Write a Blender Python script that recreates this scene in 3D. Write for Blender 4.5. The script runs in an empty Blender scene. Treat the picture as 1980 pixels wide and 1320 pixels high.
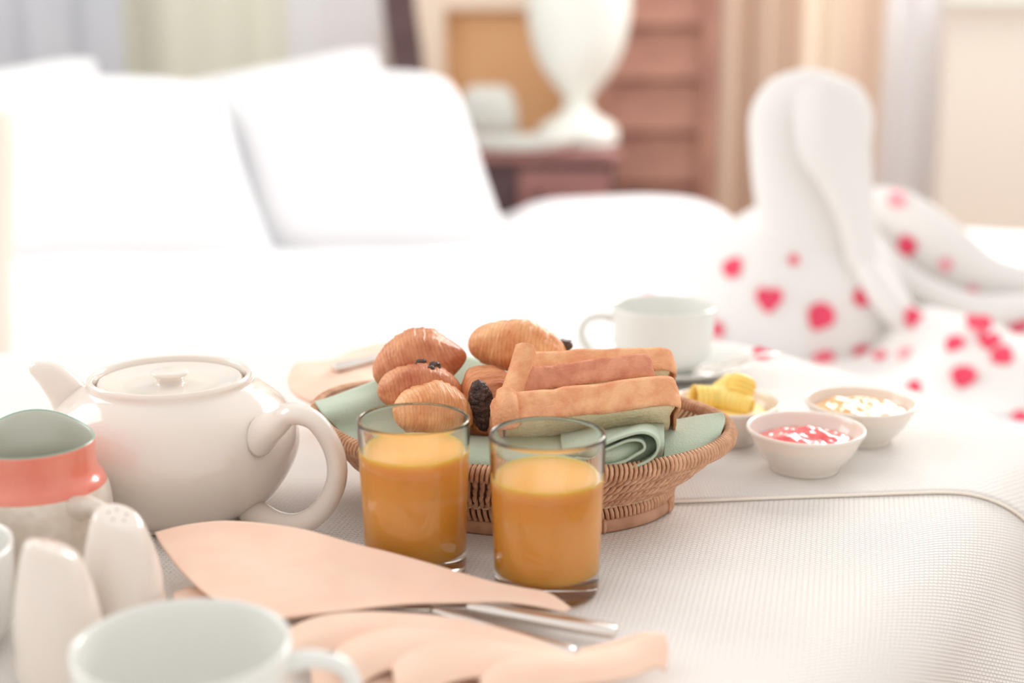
import bpy, math, random
from mathutils import Vector, Matrix, noise
from mathutils.bvhtree import BVHTree

PI = math.pi
S = bpy.context.scene
COL = S.collection
T = 0.75                      # table top height above the floor; z below is measured from the table top
H = 0.34                      # camera above the table top
PITCH = math.radians(13.5)
F = 2750.0                    # focal length in pixels of the 1980 px wide frame

# ------------------------------------------------------------------ camera
cam_d = bpy.data.cameras.new('camera'); cam = bpy.data.objects.new('camera', cam_d); COL.objects.link(cam)
cam.location = (0, 0, T + H); cam.rotation_euler = (PI/2 - PITCH, 0, 0)
cam_d.sensor_width = 36; cam_d.lens = 36*F/1980; cam_d.clip_start = .02
cam_d.dof.use_dof = True; cam_d.dof.focus_distance = 0.925; cam_d.dof.aperture_fstop = 2.9
S.camera = cam
S.view_settings.view_transform = 'Standard'; S.view_settings.look = 'None'
S.view_settings.gamma = 1; S.view_settings.use_curve_mapping = False
S.view_settings.exposure = 0.30

# ------------------------------------------------------------------ world and lights
def lin(c):
    return tuple(((x/255)/12.92 if x/255 <= .04045 else ((x/255+.055)/1.055)**2.4) for x in c)
W = bpy.data.worlds.new('world'); S.world = W; W.use_nodes = True
bg = W.node_tree.nodes['Background']; bg.inputs[0].default_value = (1.0, .97, .94, 1); bg.inputs[1].default_value = 0.86

def area(name, loc, target, sx, sy, power, color):
    d = bpy.data.lights.new(name, 'AREA'); d.shape = 'RECTANGLE'; d.size = sx; d.size_y = sy; d.energy = power; d.color = color
    o = bpy.data.objects.new(name, d); COL.objects.link(o); o.location = loc
    o.rotation_euler = (Vector(target)-Vector(loc)).to_track_quat('-Z', 'Y').to_euler()
    return o
area('window_light', (1.5, 4.1, T+1.55), (0.1, 1.4, T), 2.0, 1.3, 78, (1.0, .985, .97))
area('side_area_light', (-2.6, 2.2, T+1.6), (-.3, 2.6, T), 1.8, 1.5, 26, (1.0, .98, .96))  # large area light at the left, aimed across the bed; no window there

# ------------------------------------------------------------------ helpers
cp, sp = math.cos(PITCH), math.sin(PITCH)
def ray(px, py):
    a = (px-990)/F; b = (660-py)/F
    return Vector((a, cp + b*sp, -sp + b*cp))
CAM = Vector((0, 0, H))
def PZ(px, py, z):            # point seen at a pixel, at height z above the table top
    d = ray(px, py); return CAM + d*((z-H)/d.z)
def PD(px, py, D):            # point seen at a pixel, at ground distance D
    d = ray(px, py); return CAM + d*(D/d.y)

def mesh(name, verts, faces, uvs=None, smooth=True):
    me = bpy.data.meshes.new(name); me.from_pydata([tuple(v) for v in verts], [], faces)
    if uvs is not None:
        ul = me.uv_layers.new(name='UVMap'); 
        for l in me.loops: ul.data[l.index].uv = uvs[l.vertex_index]
    if smooth: me.polygons.foreach_set('use_smooth', [True]*len(me.polygons))
    me.update(); return me
def obj(name, me, m=None, parent=None, loc=None):
    o = bpy.data.objects.new(name, me); COL.objects.link(o)
    if m is not None and not me.materials: me.materials.append(m)
    if parent is not None: o.parent = parent
    if loc is not None: o.location = loc
    return o
def tag(o, label=None, cat=None, group=None, kind=None):
    if label: o['label'] = label
    if cat: o['category'] = cat
    if group: o['group'] = group
    if kind: o['kind'] = kind
    return o
def thing(name, label, cat, loc=(0,0,0), rz=0, group=None):   # loc is relative to the table top
    o = bpy.data.objects.new(name, None); COL.objects.link(o); o.empty_display_size = .05
    o.location = (loc[0], loc[1], loc[2]+T); o.rotation_euler = (0, 0, rz)
    return tag(o, label, cat, group)
def join(parts):
    V=[];Fc=[];U=[]
    for p in parts:
        n=len(V); V+=list(p[0]); Fc+=[tuple(i+n for i in f) for f in p[1]]
        U+=list(p[2]) if len(p)>2 and p[2] is not None else [(0,0)]*len(p[0])
    return V,Fc,U
def lathe(prof, seg=64, cap0=True):
    V=[];Fc=[];U=[]; n=len(prof)
    for i,(r,z) in enumerate(prof):
        for k in range(seg):
            a=2*PI*k/seg; V.append(Vector((r*math.cos(a), r*math.sin(a), z))); U.append((k/seg,i/(n-1)))
    for i in range(n-1):
        for k in range(seg):
            k2=(k+1)%seg; Fc.append((i*seg+k, i*seg+k2, (i+1)*seg+k2, (i+1)*seg+k))
    return V,Fc,U
def smooth_prof(p, n=4):
    out=[]
    for i in range(len(p)-1):
        p0=p[max(i-1,0)];p1=p[i];p2=p[i+1];p3=p[min(i+2,len(p)-1)]
        for k in range(n):
            t=k/n
            out.append(tuple(.5*((2*b)+(-a+c)*t+(2*a-5*b+4*c-d)*t*t+(-a+3*b-3*c+d)*t**3) for a,b,c,d in zip(p0,p1,p2,p3)))
    out.append(tuple(p[-1]))
    return out
def tube(pts, rad, seg=12, n=5, flat=1.0, up=None, caps=True):
    P=[(*p, r) for p,r in zip(pts, rad)] if not isinstance(rad,(int,float)) else [(*p, rad) for p in pts]
    if n>1: P=smooth_prof(P,n)
    C=[Vector(p[:3]) for p in P]; R=[p[3] for p in P]
    V=[];Fc=[];U=[]; m=len(C)
    ref=Vector(up) if up else None; prev=None
    for i in range(m):
        t=(C[min(i+1,m-1)]-C[max(i-1,0)]).normalized()
        if ref: s=t.cross(ref)
        else:
            if prev is None: prev=t.orthogonal()
            s=prev-t*prev.dot(t); prev=s
        s=s.normalized(); q=s.cross(t).normalized()
        for k in range(seg):
            a=2*PI*k/seg; V.append(C[i]+s*math.cos(a)*R[i]+q*math.sin(a)*R[i]*flat); U.append((k/seg,i/(m-1)))
    for i in range(m-1):
        for k in range(seg):
            k2=(k+1)%seg; Fc.append((i*seg+k,i*seg+k2,(i+1)*seg+k2,(i+1)*seg+k))
    if caps:
        Fc.append(tuple(range(seg))[::-1]); Fc.append(tuple((m-1)*seg+k for k in range(seg)))
    return V,Fc,U
def grid(fn, nu, nv):
    V=[];Fc=[];U=[]
    for i in range(nu+1):
        for j in range(nv+1):
            V.append(Vector(fn(i/nu,j/nv))); U.append((i/nu,j/nv))
    for i in range(nu):
        for j in range(nv):
            a=i*(nv+1)+j; Fc.append((a,a+nv+1,a+nv+2,a+1))
    return V,Fc,U
def poly_at(pts, t):
    n=len(pts)-1; x=t*n; i=min(int(x),n-1); f=x-i
    p0=pts[max(i-1,0)];p1=pts[i];p2=pts[i+1];p3=pts[min(i+2,n)]
    return Vector([.5*((2*b)+(-a+c)*f+(2*a-5*b+4*c-d)*f*f+(-a+3*b-3*c+d)*f**3) for a,b,c,d in zip(p0,p1,p2,p3)])
def loft(curves, nu=30, nv=14, wob=0.0, seed=0):   # smooth surface through several polylines
    def fn(u,v):
        row=[poly_at(c,u) for c in curves]
        p=poly_at(row,v)
        if wob: p=p+Vector((0,0,1))*wob*noise.noise(Vector((p.x*28+seed,p.y*28,seed*3.1)))
        return p
    return grid(fn,nu,nv)
def box(x0,x1,y0,y1,z0,z1):
    V=[Vector((x,y,z)) for x in (x0,x1) for y in (y0,y1) for z in (z0,z1)]
    return V,[(0,1,3,2),(4,6,7,5),(0,4,5,1),(2,3,7,6),(0,2,6,4),(1,5,7,3)],[(0,0)]*8
def rbox(sx,sy,sz,r,fn=None,cuts=8):    # rounded slab centred at the origin
    import bmesh
    bm=bmesh.new(); bmesh.ops.create_cube(bm,size=1)
    for v in bm.verts: v.co=Vector((v.co.x*sx,v.co.y*sy,v.co.z*sz))
    bmesh.ops.subdivide_edges(bm,edges=bm.edges,cuts=cuts,use_grid_fill=True)
    h=Vector((sx/2-r,sy/2-r,sz/2-r))
    for v in bm.verts:
        c=Vector([max(-a,min(a,b)) for a,b in zip(h,v.co)]); d=v.co-c
        if d.length>1e-9: v.co=c+d.normalized()*r
        if fn: v.co=Vector(fn(v.co))
    V=[v.co.copy() for v in bm.verts]; Fc=[tuple(l.vert.index for l in f.loops) for f in bm.faces]; bm.free()
    return V,Fc,[(0,0)]*len(V)
def solid(o, t, off=0, sub=0):
    m=o.modifiers.new('thickness','SOLIDIFY'); m.thickness=t; m.offset=off
    if sub:
        s=o.modifiers.new('smooth','SUBSURF'); s.levels=sub; s.render_levels=sub
    return o
def xf(part, M): return ([M@Vector(v) for v in part[0]],)+tuple(part[1:])

# ------------------------------------------------------------------ materials
def mat(name, col, rough=.6, col2=None, nscale=20, bump=0, bscale=60, spec=.5, coat=0, trans=0, ior=1.45, sss=0, sssr=(1,.5,.3), ssc=.01, metal=0, detail=4, translucent=0, sheen=0):
    m=bpy.data.materials.new(name); m.use_nodes=True; nt=m.node_tree; b=nt.nodes['Principled BSDF']
    b.inputs['Base Color'].default_value=(*lin(col),1); b.inputs['Roughness'].default_value=rough
    b.inputs['Specular IOR Level'].default_value=spec; b.inputs['Coat Weight'].default_value=coat
    b.inputs['Transmission Weight'].default_value=trans; b.inputs['IOR'].default_value=ior; b.inputs['Metallic'].default_value=metal
    b.inputs['Sheen Weight'].default_value=sheen
    if sss:
        b.inputs['Subsurface Weight'].default_value=sss; b.inputs['Subsurface Radius'].default_value=sssr; b.inputs['Subsurface Scale'].default_value=ssc
    tc=nt.nodes.new('ShaderNodeTexCoord')
    if col2:
        n=nt.nodes.new('ShaderNodeTexNoise'); n.inputs['Scale'].default_value=nscale; n.inputs['Detail'].default_value=detail
        r=nt.nodes.new('ShaderNodeValToRGB'); r.color_ramp.elements[0].position=.35; r.color_ramp.elements[1].position=.65
        r.color_ramp.elements[0].color=(*lin(col),1); r.color_ramp.elements[1].color=(*lin(col2),1)
        nt.links.new(tc.outputs['Object'],n.inputs['Vector']); nt.links.new(n.outputs['Fac'],r.inputs[0]); nt.links.new(r.outputs[0],b.inputs['Base Color'])
    if bump:
        n=nt.nodes.new('ShaderNodeTexNoise'); n.inputs['Scale'].default_value=bscale; n.inputs['Detail'].default_value=3
        bp=nt.nodes.new('ShaderNodeBump'); bp.inputs['Strength'].default_value=bump; bp.inputs['Distance'].default_value=.002
        nt.links.new(tc.outputs['Object'],n.inputs['Vector']); nt.links.new(n.outputs['Fac'],bp.inputs['Height']); nt.links.new(bp.outputs[0],b.inputs['Normal'])
    if translucent:
        t=nt.nodes.new('ShaderNodeBsdfTranslucent'); t.inputs[0].default_value=(*lin(col),1)
        mx=nt.nodes.new('ShaderNodeMixShader'); mx.inputs[0].default_value=translucent
        out=nt.nodes['Material Output']
        nt.links.new(b.outputs[0],mx.inputs[1]); nt.links.new(t.outputs[0],mx.inputs[2]); nt.links.new(mx.outputs[0],out.inputs[0])
    return m
def weave_mat(name, col, period, depth, ratio=1.0):     # basket-weave relief from cloth coordinates in metres
    m=mat(name,col,.85,spec=.2); nt=m.node_tree; b=nt.nodes['Principled BSDF']
    uv=nt.nodes.new('ShaderNodeUVMap'); uv.uv_map='UVMap'
    br=nt.nodes.new('ShaderNodeTexBrick'); br.inputs['Scale'].default_value=1/period
    br.inputs['Mortar Size'].default_value=.16; br.inputs['Mortar Smooth'].default_value=1; br.inputs['Brick Width'].default_value=1.5; br.inputs['Row Height'].default_value=.75
    br.inputs['Color1'].default_value=br.inputs['Color2'].default_value=(1,1,1,1); br.inputs['Mortar'].default_value=(0,0,0,1)
    nt.links.new(uv.outputs[0],br.inputs['Vector'])
    bp=nt.nodes.new('ShaderNodeBump'); bp.inputs['Strength'].default_value=1; bp.inputs['Distance'].default_value=depth
    nt.links.new(br.outputs['Color'],bp.inputs['Height']); nt.links.new(bp.outputs[0],b.inputs['Normal'])
    return m
M={}
M['china']=mat('white_china',(231,221,211),.12,coat=.4,sss=.15,ssc=.01)
M['china_cool']=mat('cool_white_china',(230,230,225),.15,coat=.3)
M['stoneware']=mat('speckled_stoneware',(226,216,203),.4,(214,202,187),120,coat=.3)
M['coral']=mat('coral_glaze',(226,122,104),.25,(236,150,128),25,coat=.5)
M['green_glaze']=mat('green_glaze',(134,168,150),.25,coat=.5)
M['inside_glaze']=mat('grey_green_glaze',(196,196,182),.3,coat=.3)
M['cloth']=weave_mat('white_woven_tablecloth',(246,241,236),.0032,.0006)
M['hem']=mat('cream_hem',(250,240,226),.8,spec=.2)
M['bed']=mat('white_cotton',(233,233,235),.85,spec=.2,bump=.2,bscale=9)
M['towel']=mat('white_terry',(234,231,228),.95,spec=.1,bump=.5,bscale=260)
M['blush']=mat('blush_cotton',(236,218,206),.9,spec=.1)
M['peach']=mat('peach_napkin',(244,207,184),.8,(246,213,192),40,spec=.2,bump=.15,bscale=700,sheen=.2)
M['green']=mat('green_napkin',(188,201,180),.85,(181,196,175),60,spec=.2,bump=.35,bscale=900,sheen=.2)
M['glass']=mat('clear_glass',(255,255,255),.0,trans=1,ior=1.42)
M['juice']=mat('orange_juice',(255,182,84),.15,sss=1,sssr=(1,.5,.22),ssc=.02,spec=.4)
M['crust']=mat('bread_crust',(222,152,112),.8,(238,182,138),90,spec=.2,bump=.5,bscale=500)
M['crust_dark']=mat('dark_bread_crust',(198,124,98),.8,(220,152,120),90,spec=.2,bump=.5,bscale=500)
M['crumb']=mat('bread_crumb',(250,234,200),.9,(244,224,188),150,spec=.1,bump=.8,bscale=420,sss=.3,ssc=.005)
M['choc']=mat('dark_chocolate',(52,36,34),.35,(88,64,56),160,bump=1,bscale=400)
M['cane']=mat('cane_strand',(226,180,146),.6,(196,146,114),130,spec=.35,bump=.2,bscale=500)
M['cane_pale']=mat('pale_cane',(238,212,180),.6,(220,184,148),130,spec=.35)
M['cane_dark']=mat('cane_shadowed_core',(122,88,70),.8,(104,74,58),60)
M['cane_band']=mat('bamboo_band',(202,158,128),.55,(178,132,104),50,spec=.4)
M['jam']=mat('strawberry_jam',(226,70,74),.08,(240,110,104),110,coat=1,sss=.4,ssc=.01,spec=.8)
M['marmalade']=mat('orange_marmalade',(240,156,84),.12,(248,190,122),140,coat=.3,sss=.4,ssc=.01,spec=.8)
M['butter']=mat('butter',(255,222,136),.45,(255,212,112),60,sss=.4,ssc=.008)
M['steel']=mat('polished_steel',(228,221,215),.28,metal=1)
M['petal']=mat('red_petal',(236,64,100),.7,(243,104,128),60,spec=.2,translucent=.2)
M['petal_pale']=mat('pale_pink_petal',(250,176,186),.7,spec=.2,translucent=.3)
M['darkwood']=mat('dark_wood',(98,72,74),.5,(84,58,60),12)
M['wood']=mat('red_brown_wood',(190,140,120),.5,(172,122,108),9)
M['woodred']=mat('polished_red_wood',(160,104,94),.25,(142,88,84),9,coat=.5)
M['tan']=mat('lamp_glow_tan_panel',(240,192,142),.8,(234,180,130),3)  # warm glow of the lamp put into the base colour
M['cream']=mat('cream_paint',(248,230,210),.7)
M['wall']=mat('wall_paint',(232,222,212),.85)
M['curtain']=mat('beige_curtain',(236,212,192),.9,translucent=.2)
M['curtain_cream']=mat('cream_curtain',(254,242,226),.9,translucent=.3)
M['sheer']=mat('sheer_curtain',(252,252,254),.9,translucent=.6)
M['sheer_green']=mat('green_white_sheer',(252,252,242),.9,translucent=.6)
M['drape_grey']=mat('blue_grey_drape',(222,224,230),.9,(210,216,224),3,translucent=.2)
M['panel']=mat('beige_panel',(236,227,216),.8)
M['ceramic']=mat('white_lamp_ceramic',(234,235,227),.3,coat=.3)
M['floor']=mat('floor_boards',(196,170,150),.5,(182,154,134),4)

# ------------------------------------------------------------------ setting
def plain(name, part, m, kind='structure'):
    V,Fc,U=part; me=mesh(name,[(v[0],v[1],v[2]+T) for v in V],Fc,U,False); o=obj(name,me,m); o['kind']=kind; return o
plain('floor', box(-3.4,3.4,-1.2,4.8,-T-.05,-T), M['floor'])
# back wall with two window openings
wall=[]
YB=4.65
for b in [(-3.4,-1.35,YB,YB+.12,-T,1.9),(-1.35,-.42,YB,YB+.12,-T,-.3),(-1.35,-.42,YB,YB+.12,1.5,1.9),(-.42,1.12,YB,YB+.12,-T,1.9),(1.12,1.52,YB,YB+.12,-T,-.4),(1.12,1.52,YB,YB+.12,1.5,1.9),(1.52,3.4,YB,YB+.12,-T,1.9)]:
    wall.append(box(*b))
plain('wall_back', join(wall), M['wall'])
def window(name,x0,x1,z0,z1,n):
    w=thing(name,None,None,(0,0,0)); w['kind']='structure'
    fr=[box(x0,x0+.05,YB-.01,YB+.08,z0,z1),box(x1-.05,x1,YB-.01,YB+.08,z0,z1),box(x0,x1,YB-.01,YB+.08,z0,z0+.05),box(x0,x1,YB-.01,YB+.08,z1-.05,z1)]
    for i in range(1,n):
        x=x0+(x1-x0)*i/n; fr.append(box(x-.02,x+.02,YB,YB+.06,z0,z1))
    V,Fc,U=join(fr); obj('window_frame',mesh('window_frame',V,Fc,U,False),M['cream'],w)
    for i in range(n):
        a=x0+(x1-x0)*i/n+.02; b_=x0+(x1-x0)*(i+1)/n-.02
        V,Fc,U=box(a,b_,YB+.03,YB+.036,z0+.05,z1-.05); obj('pane',mesh('pane',V,Fc,U,False),M['glass'],w)
window('window_1',-1.35,-.42,-.3,1.5,2); window('window_2',1.12,1.52,-.4,1.5,1)

def curtain(name,label,m,x0,x1,y,amp,per,z0=-.7,z1=1.4,ph=0):
    n=int((x1-x0)/.01)+1
    V,Fc,U=grid(lambda u,v:(x0+(x1-x0)*u, y+amp*math.sin(2*PI*(x0+(x1-x0)*u)/per+ph)+amp*.3*math.sin(2*PI*(x0+(x1-x0)*u)/per*2.3), z0+(z1-z0)*v), max(n,8), 6)
    o=obj(name,mesh(name,[(a,b,c+T) for a,b,c in V],Fc,U),m); solid(o,.003); return tag(o,label,'curtain')
def X(px,D): return PD(px,200,D).x
curtain('window_drape','blue-grey drape at the far left behind the pillows',M['drape_grey'],-1.9,X(250,4.4),4.4,.014,.19)
curtain('sheer_curtain','pale green-white sheer curtain over the window behind the pillows',M['sheer_green'],X(230,4.5),X(570,4.5),4.5,.009,.17)
curtain('sheer_curtain','bright white sheer curtain left of the dark bedpost',M['sheer'],X(560,4.47),X(745,4.47),4.47,.008,.15)
curtain('window_drape','pinkish beige drape beside the brown louvred door',M['curtain'],X(1378,4.3),X(1540,4.3),4.3,.025,.11)
curtain('window_drape','bright cream drape behind the towel swan neck',M['curtain_cream'],X(1535,4.32),X(1622,4.32),4.32,.02,.1)
curtain('window_drape','pale beige drape right of the bright cream drape',M['curtain'],X(1625,4.38),X(1700,4.38),4.38,.012,.2)
curtain('sheer_curtain','white sheer curtain hanging right of the towel swan',M['sheer'],X(1700,4.42),X(1825,4.42),4.42,.015,.09)
V,Fc,U=join([box(X(1822,4.3),2.4,4.3,4.36,-T,PD(1900,8,4.3).z)]); 
wd=thing('wardrobe','beige flat-fronted wardrobe at the far right edge','wardrobe')
obj('body',mesh('body',V,Fc,U,False),M['panel'],wd)
z1=PD(1900,8,4.3).z; V,Fc,U=box(X(1815,4.3),2.45,4.27,4.37,z1,z1+.05); obj('top_trim',mesh('top_trim',V,Fc,U,False),M['ceramic'],wd)
# niche panel, its tan colour carrying the lamp glow on the wall
pn=thing('wall_panel','lamp-glow-coloured wall panel with a cream frame behind the lamp','panel')
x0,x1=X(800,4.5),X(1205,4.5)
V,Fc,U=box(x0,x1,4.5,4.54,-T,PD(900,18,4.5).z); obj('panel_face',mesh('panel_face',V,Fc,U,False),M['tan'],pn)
V,Fc,U=join([box(x0,X(862,4.45),4.45,4.5,-T,.6),box(X(862,4.45),x1,4.455,4.5,PD(900,18,4.5).z,.6)]); obj('panel_frame',mesh('panel_frame',V,Fc,U,False),M['cream'],pn)
# louvred door
ld=thing('louvred_door','red-brown wooden louvred door behind the white lamp','door')
xa,xb=X(1180,4.2),X(1385,4.2)
V,Fc,U=join([box(xa-.04,xa,4.16,4.22,-T,.75),box(xb-.05,xb,4.16,4.22,-T,.75),box(xa,xb,4.16,4.22,-.75,-.62),box(xa,xb,4.16,4.22,.66,.75)])
obj('frame',mesh('frame',V,Fc,U,False),M['wood'],ld)
V,Fc,U=box(xa,xb,4.215,4.225,-T,.75); obj('back_panel',mesh('back_panel',V,Fc,U,False),M['darkwood'],ld)
V,Fc,U=xf(box(xa,xb-.05,-.008,.008,-.073,.073),Matrix.Rotation(math.radians(-12),4,'X'))
sm=mesh('slat',V,Fc,U,False)
for k in range(8):
    obj('slat',sm,M['wood'],ld,(0,4.185,-.56+k*.15))

# nightstand, lamp
ns=thing('nightstand','dark wooden nightstand beyond the bed carrying a white lamp','nightstand',(0,0,0))
D0=3.85; zt=-.035
nx0,nx1=X(880,D0),X(1195,D0)
V,Fc,U=rbox(nx1-nx0,.46,.03,.01); V,Fc,U=xf((V,Fc,U),Matrix.Translation(((nx0+nx1)/2,D0+.02,zt-.017))); obj('top',mesh('top',V,Fc,U),M['woodred'],ns)
V,Fc,U=box(nx0+.02,nx1-.02,D0-.17,D0+.22,-T+.1,zt-.03); obj('carcass',mesh('carcass',V,Fc,U,False),M['darkwood'],ns)
for k in range(2):
    V,Fc,U=box(nx0+.17 if k==0 else nx0+.04,nx1-.03,D0-.185,D0-.165,zt-.19-k*.2,zt-.05-k*.2); dr=obj('drawer',mesh('drawer',V,Fc,U,False),M['woodred'],ns)
    V,Fc,U=lathe([(0,.0),(.01,0),(.014,.012),(.008,.02),(0,.021)],16); V,Fc,U=xf((V,Fc,U),Matrix.Translation(((nx0+nx1)/2,D0-.185,zt-.12-k*.2))@Matrix.Rotation(PI/2,4,'X'))
    obj('knob',mesh('knob',V,Fc,U),M['darkwood'],dr)
for sx in (nx0+.04,nx1-.04):
    for sy in (D0-.15,D0+.2):
        V,Fc,U=box(sx-.02,sx+.02,sy-.02,sy+.02,-T,-T+.1); obj('leg',mesh('leg',V,Fc,U,False),M['darkwood'],ns)
lc=PD(1118,240,3.82)
lamp=thing('table_lamp','white ceramic urn lamp on the dark nightstand','lamp',(lc.x,3.86,zt))
s=3.9/2750
prof=[(0,0),(72*s,0),(76*s,8*s),(76*s,24*s),(62*s,40*s),(40*s,52*s),(27*s,66*s),(26*s,84*s),(42*s,104*s),(66*s,135*s),(84*s,175*s),(94*s,220*s),(97*s,262*s),(90*s,310*s),(66*s,345*s),(30*s,362*s),(20*s,380*s),(0,380*s)]
V,Fc,U=lathe(smooth_prof(prof,3),48); obj('base',mesh('base',V,Fc,U),M['ceramic'],lamp)
V,Fc,U=tube([(0,0,380*s),(0,0,470*s)],.006,10,1); obj('stem',mesh('stem',V,Fc,U),M['steel'],lamp)
V,Fc,U=lathe([(.19,470*s-.05),(.12,.88),(.118,.88),(.188,470*s-.05)],48); obj('shade',mesh('shade',V,Fc,U),M['curtain_cream'],lamp)
c=PD(1010,262,3.76)
o=thing('tray','pale oval tray on the nightstand in front of the lamp','tray',(c.x-.02,3.72,zt))
V,Fc,U=lathe([(0,0),(.9,0),(1,.012),(1.02,.014),(1,.016),(.9,.006),(0,.005)],48)
V=[Vector((v.x*.155,v.y*.085,v.z*1.9)) for v in V]; obj('tray_body',mesh('tray_body',V,Fc,U),M['ceramic'],o)
o=thing('alarm_clock','small round white object on the nightstand left of the lamp','clock',(X(945,3.92),3.90,zt))
V,Fc,U=rbox(.16,.07,.15,.034,lambda q:(q.x*(1-max(0,q.z)*2.6),q.y,q.z)); V,Fc,U=xf((V,Fc,U),Matrix.Translation((0,0,.075))); obj('case',mesh('case',V,Fc,U),M['ceramic'],o)

# ------------------------------------------------------------------ bed
ZB=-.15
bed=thing('bed','large white bed behind the breakfast table','bed')
rotb=Matrix.Translation((0.02,2.5,0))@Matrix.Rotation(math.radians(-13.8),4,'Z')
V,Fc,U=xf(rbox(3.3,1.78,.3,.06),rotb@Matrix.Translation((0,0,ZB-.19))); obj('mattress',mesh('mattress',V,Fc,U),M['bed'],bed)
V,Fc,U=xf(rbox(3.3,1.78,.22,.02),rotb@Matrix.Translation((0,0,ZB-.45))); obj('bed_base',mesh('bed_base',V,Fc,U),M['darkwood'],bed)
hb0=PD(786,100,3.72)
V,Fc,U=tube([(hb0.x+.035,3.72,-T),(hb0.x+.015,3.72,.0),(hb0.x-.02,3.72,.36),(hb0.x-.025,3.72,.5)],[.04,.042,.042,.035],20,4); obj('headboard_post',mesh('headboard_post',V,Fc,U),M['darkwood'],bed)
V,Fc,U=box(-1.7,hb0.x,3.70,3.74,-.4,.12); obj('headboard',mesh('headboard',V,Fc,U,False),M['darkwood'],bed)
V,Fc,U=join([box(-1.6,-1.52,1.9+.8*0,2.0,-T,ZB-.54),box(1.2,1.28,2.0,2.1,-T,ZB-.54)])
V,Fc,U=tube([(-1.45,3.5,-T),(-1.45,3.5,ZB-.5)],.03,12,1); obj('leg',mesh('leg',V,Fc,U),M['darkwood'],bed)
V,Fc,U=tube([(1.4,2.0,-T),(1.4,2.0,ZB-.5)],.03,12,1); obj('leg',mesh('leg',V,Fc,U),M['darkwood'],bed)
invr=rotb.inverted()
def duvet_fn(u,v):
    x=-1.68+3.36*u; y=-.93+1.86*v
    z=ZB-.03+.012*noise.noise(Vector((x*2.2,y*2.2,1)))+.006*noise.noise(Vector((x*6,y*6,4)))
    ey=max(abs(y)-.86,0)/.07; ex=max(abs(x)-1.6,0)/.08
    e=min(1,max(ex,ey)); z-=.12*e*e
    p=rotb@Vector((x,y,z))
    # rolled fold at the far side
    w=PD(1000,400,3.2).x; k=PD(1395,400,3.2).x; cx=(w+k)/2; hw=(k-w)/2
    t=abs(p.x-cx)/hw/1.12
    if t<1: p.z+=.065*(1-t**5)*math.exp(-((p.y-3.2)/.19)**2)
    return p
V,Fc,U=grid(duvet_fn,150,90); duvet_me=mesh('duvet',[(a,b,c+T) for a,b,c in V],Fc,U)
duvet=obj('duvet',duvet_me,M['bed']); solid(duvet,.02,1); tag(duvet,'smooth white duvet spread over the bed behind the breakfast','duvet')

def pillow(name,label,w,h,t,center,rx,rz,ry=0,m=None,group=None,seed=0,shear=0):
    def side(sg):
        def fn(u,v):
            a=2*u-1; b=2*v-1
            k=1-.09*(1-abs(a)**2)*0-.07*(b*b); k2=1-.07*(a*a)
            # concave edges towards the middle
            x=a*w/2*(1-.03*(1-b*b)-.045*a*a*b**6); y=b*h/2*(1-.03*(1-a*a)-.07*b*b*a**6)
            th=t/2*(max(0,(1-a**4))*max(0,(1-b**4)))**.5
            z=sg*th*(1+.12*noise.noise(Vector((a*2.2+seed,b*2.2,sg))))
            return (x-shear*b,y,z)
        return fn
    A=grid(side(1),28,22); B=grid(side(-1),28,22); B=(B[0],[f[::-1] for f in B[1]],B[2])
    V,Fc,U=join([A,B])
    o=obj(name,mesh(name,V,Fc,U),m or M['bed']); o.location=(center[0],center[1],center[2]+T); o.rotation_euler=(rx,ry,rz)
    wl=o.modifiers.new('weld','WELD'); wl.merge_threshold=.0005
    return tag(o,label,'pillow' if 'pillow' in name else 'cushion',group)
r=math.radians
pillow('pillow','large white pillow in front at the left of the headboard',.86,.50,.20,(-.98,2.98,-.025),r(50),r(4),r(0),seed=1,shear=.08)
pillow('pillow','large white pillow in front, right-hand one near the lamp',.56,.50,.20,(-.335,3.13,-.02),r(50),r(-5),r(0),seed=5,shear=.085)
pillow('pillow','white pillow mostly hidden, corner peeking up at the left',.60,.50,.14,(-1.24,3.34,-.055),r(68),r(0),r(-9),seed=9)
pillow('pillow','white pillow mostly hidden, corner peeking up beside the dark post',.56,.50,.13,(-.555,3.45,-.045),r(72),r(0),r(-11),seed=12)
pillow('cushion','blush-beige cushion at the left edge of the bed',.42,.40,.14,(-.885,1.92,.01),r(75),r(0),0,M['blush'],seed=3)

# ------------------------------------------------------------------ table and cloths
poly=[(-1.0,1.31),(.20,1.43),(.415,1.12),(.115,.66),(-.18,.205),(-1.0,.205)]
def round_poly(P,rad,n=8):
    out=[]
    for i in range(len(P)):
        a,b,c=Vector(P[i-1]),Vector(P[i]),Vector(P[(i+1)%len(P)])
        d1=(a-b).normalized(); d2=(c-b).normalized(); rr=min(rad,(a-b).length*.45,(c-b).length*.45)
        for k in range(n+1):
            t=k/n; out.append(b+d1*rr*(1-t)**2+d2*rr*t**2)
    return out
RP=round_poly(poly,.09)
def signed(p):
    best=None; inside=True
    for i in range(len(RP)):
        a=RP[i]; b=RP[(i+1)%len(RP)]; e=b-a; L2=e.length_squared
        if L2<1e-12: continue
        t=max(0,min(1,(p-a).dot(e)/L2)); q=a+e*t; d=(p-q).length
        if (e.x*(p.y-a.y)-e.y*(p.x-a.x))>0: inside=False
        if best is None or d<best[0]: best=(d,q,e)
    d,q,e=best
    if inside: return -d,q,None
    n=(p-q).normalized() if d>1e-9 else Vector((e.y,-e.x)).normalized()*-1
    return d,q,n
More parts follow.
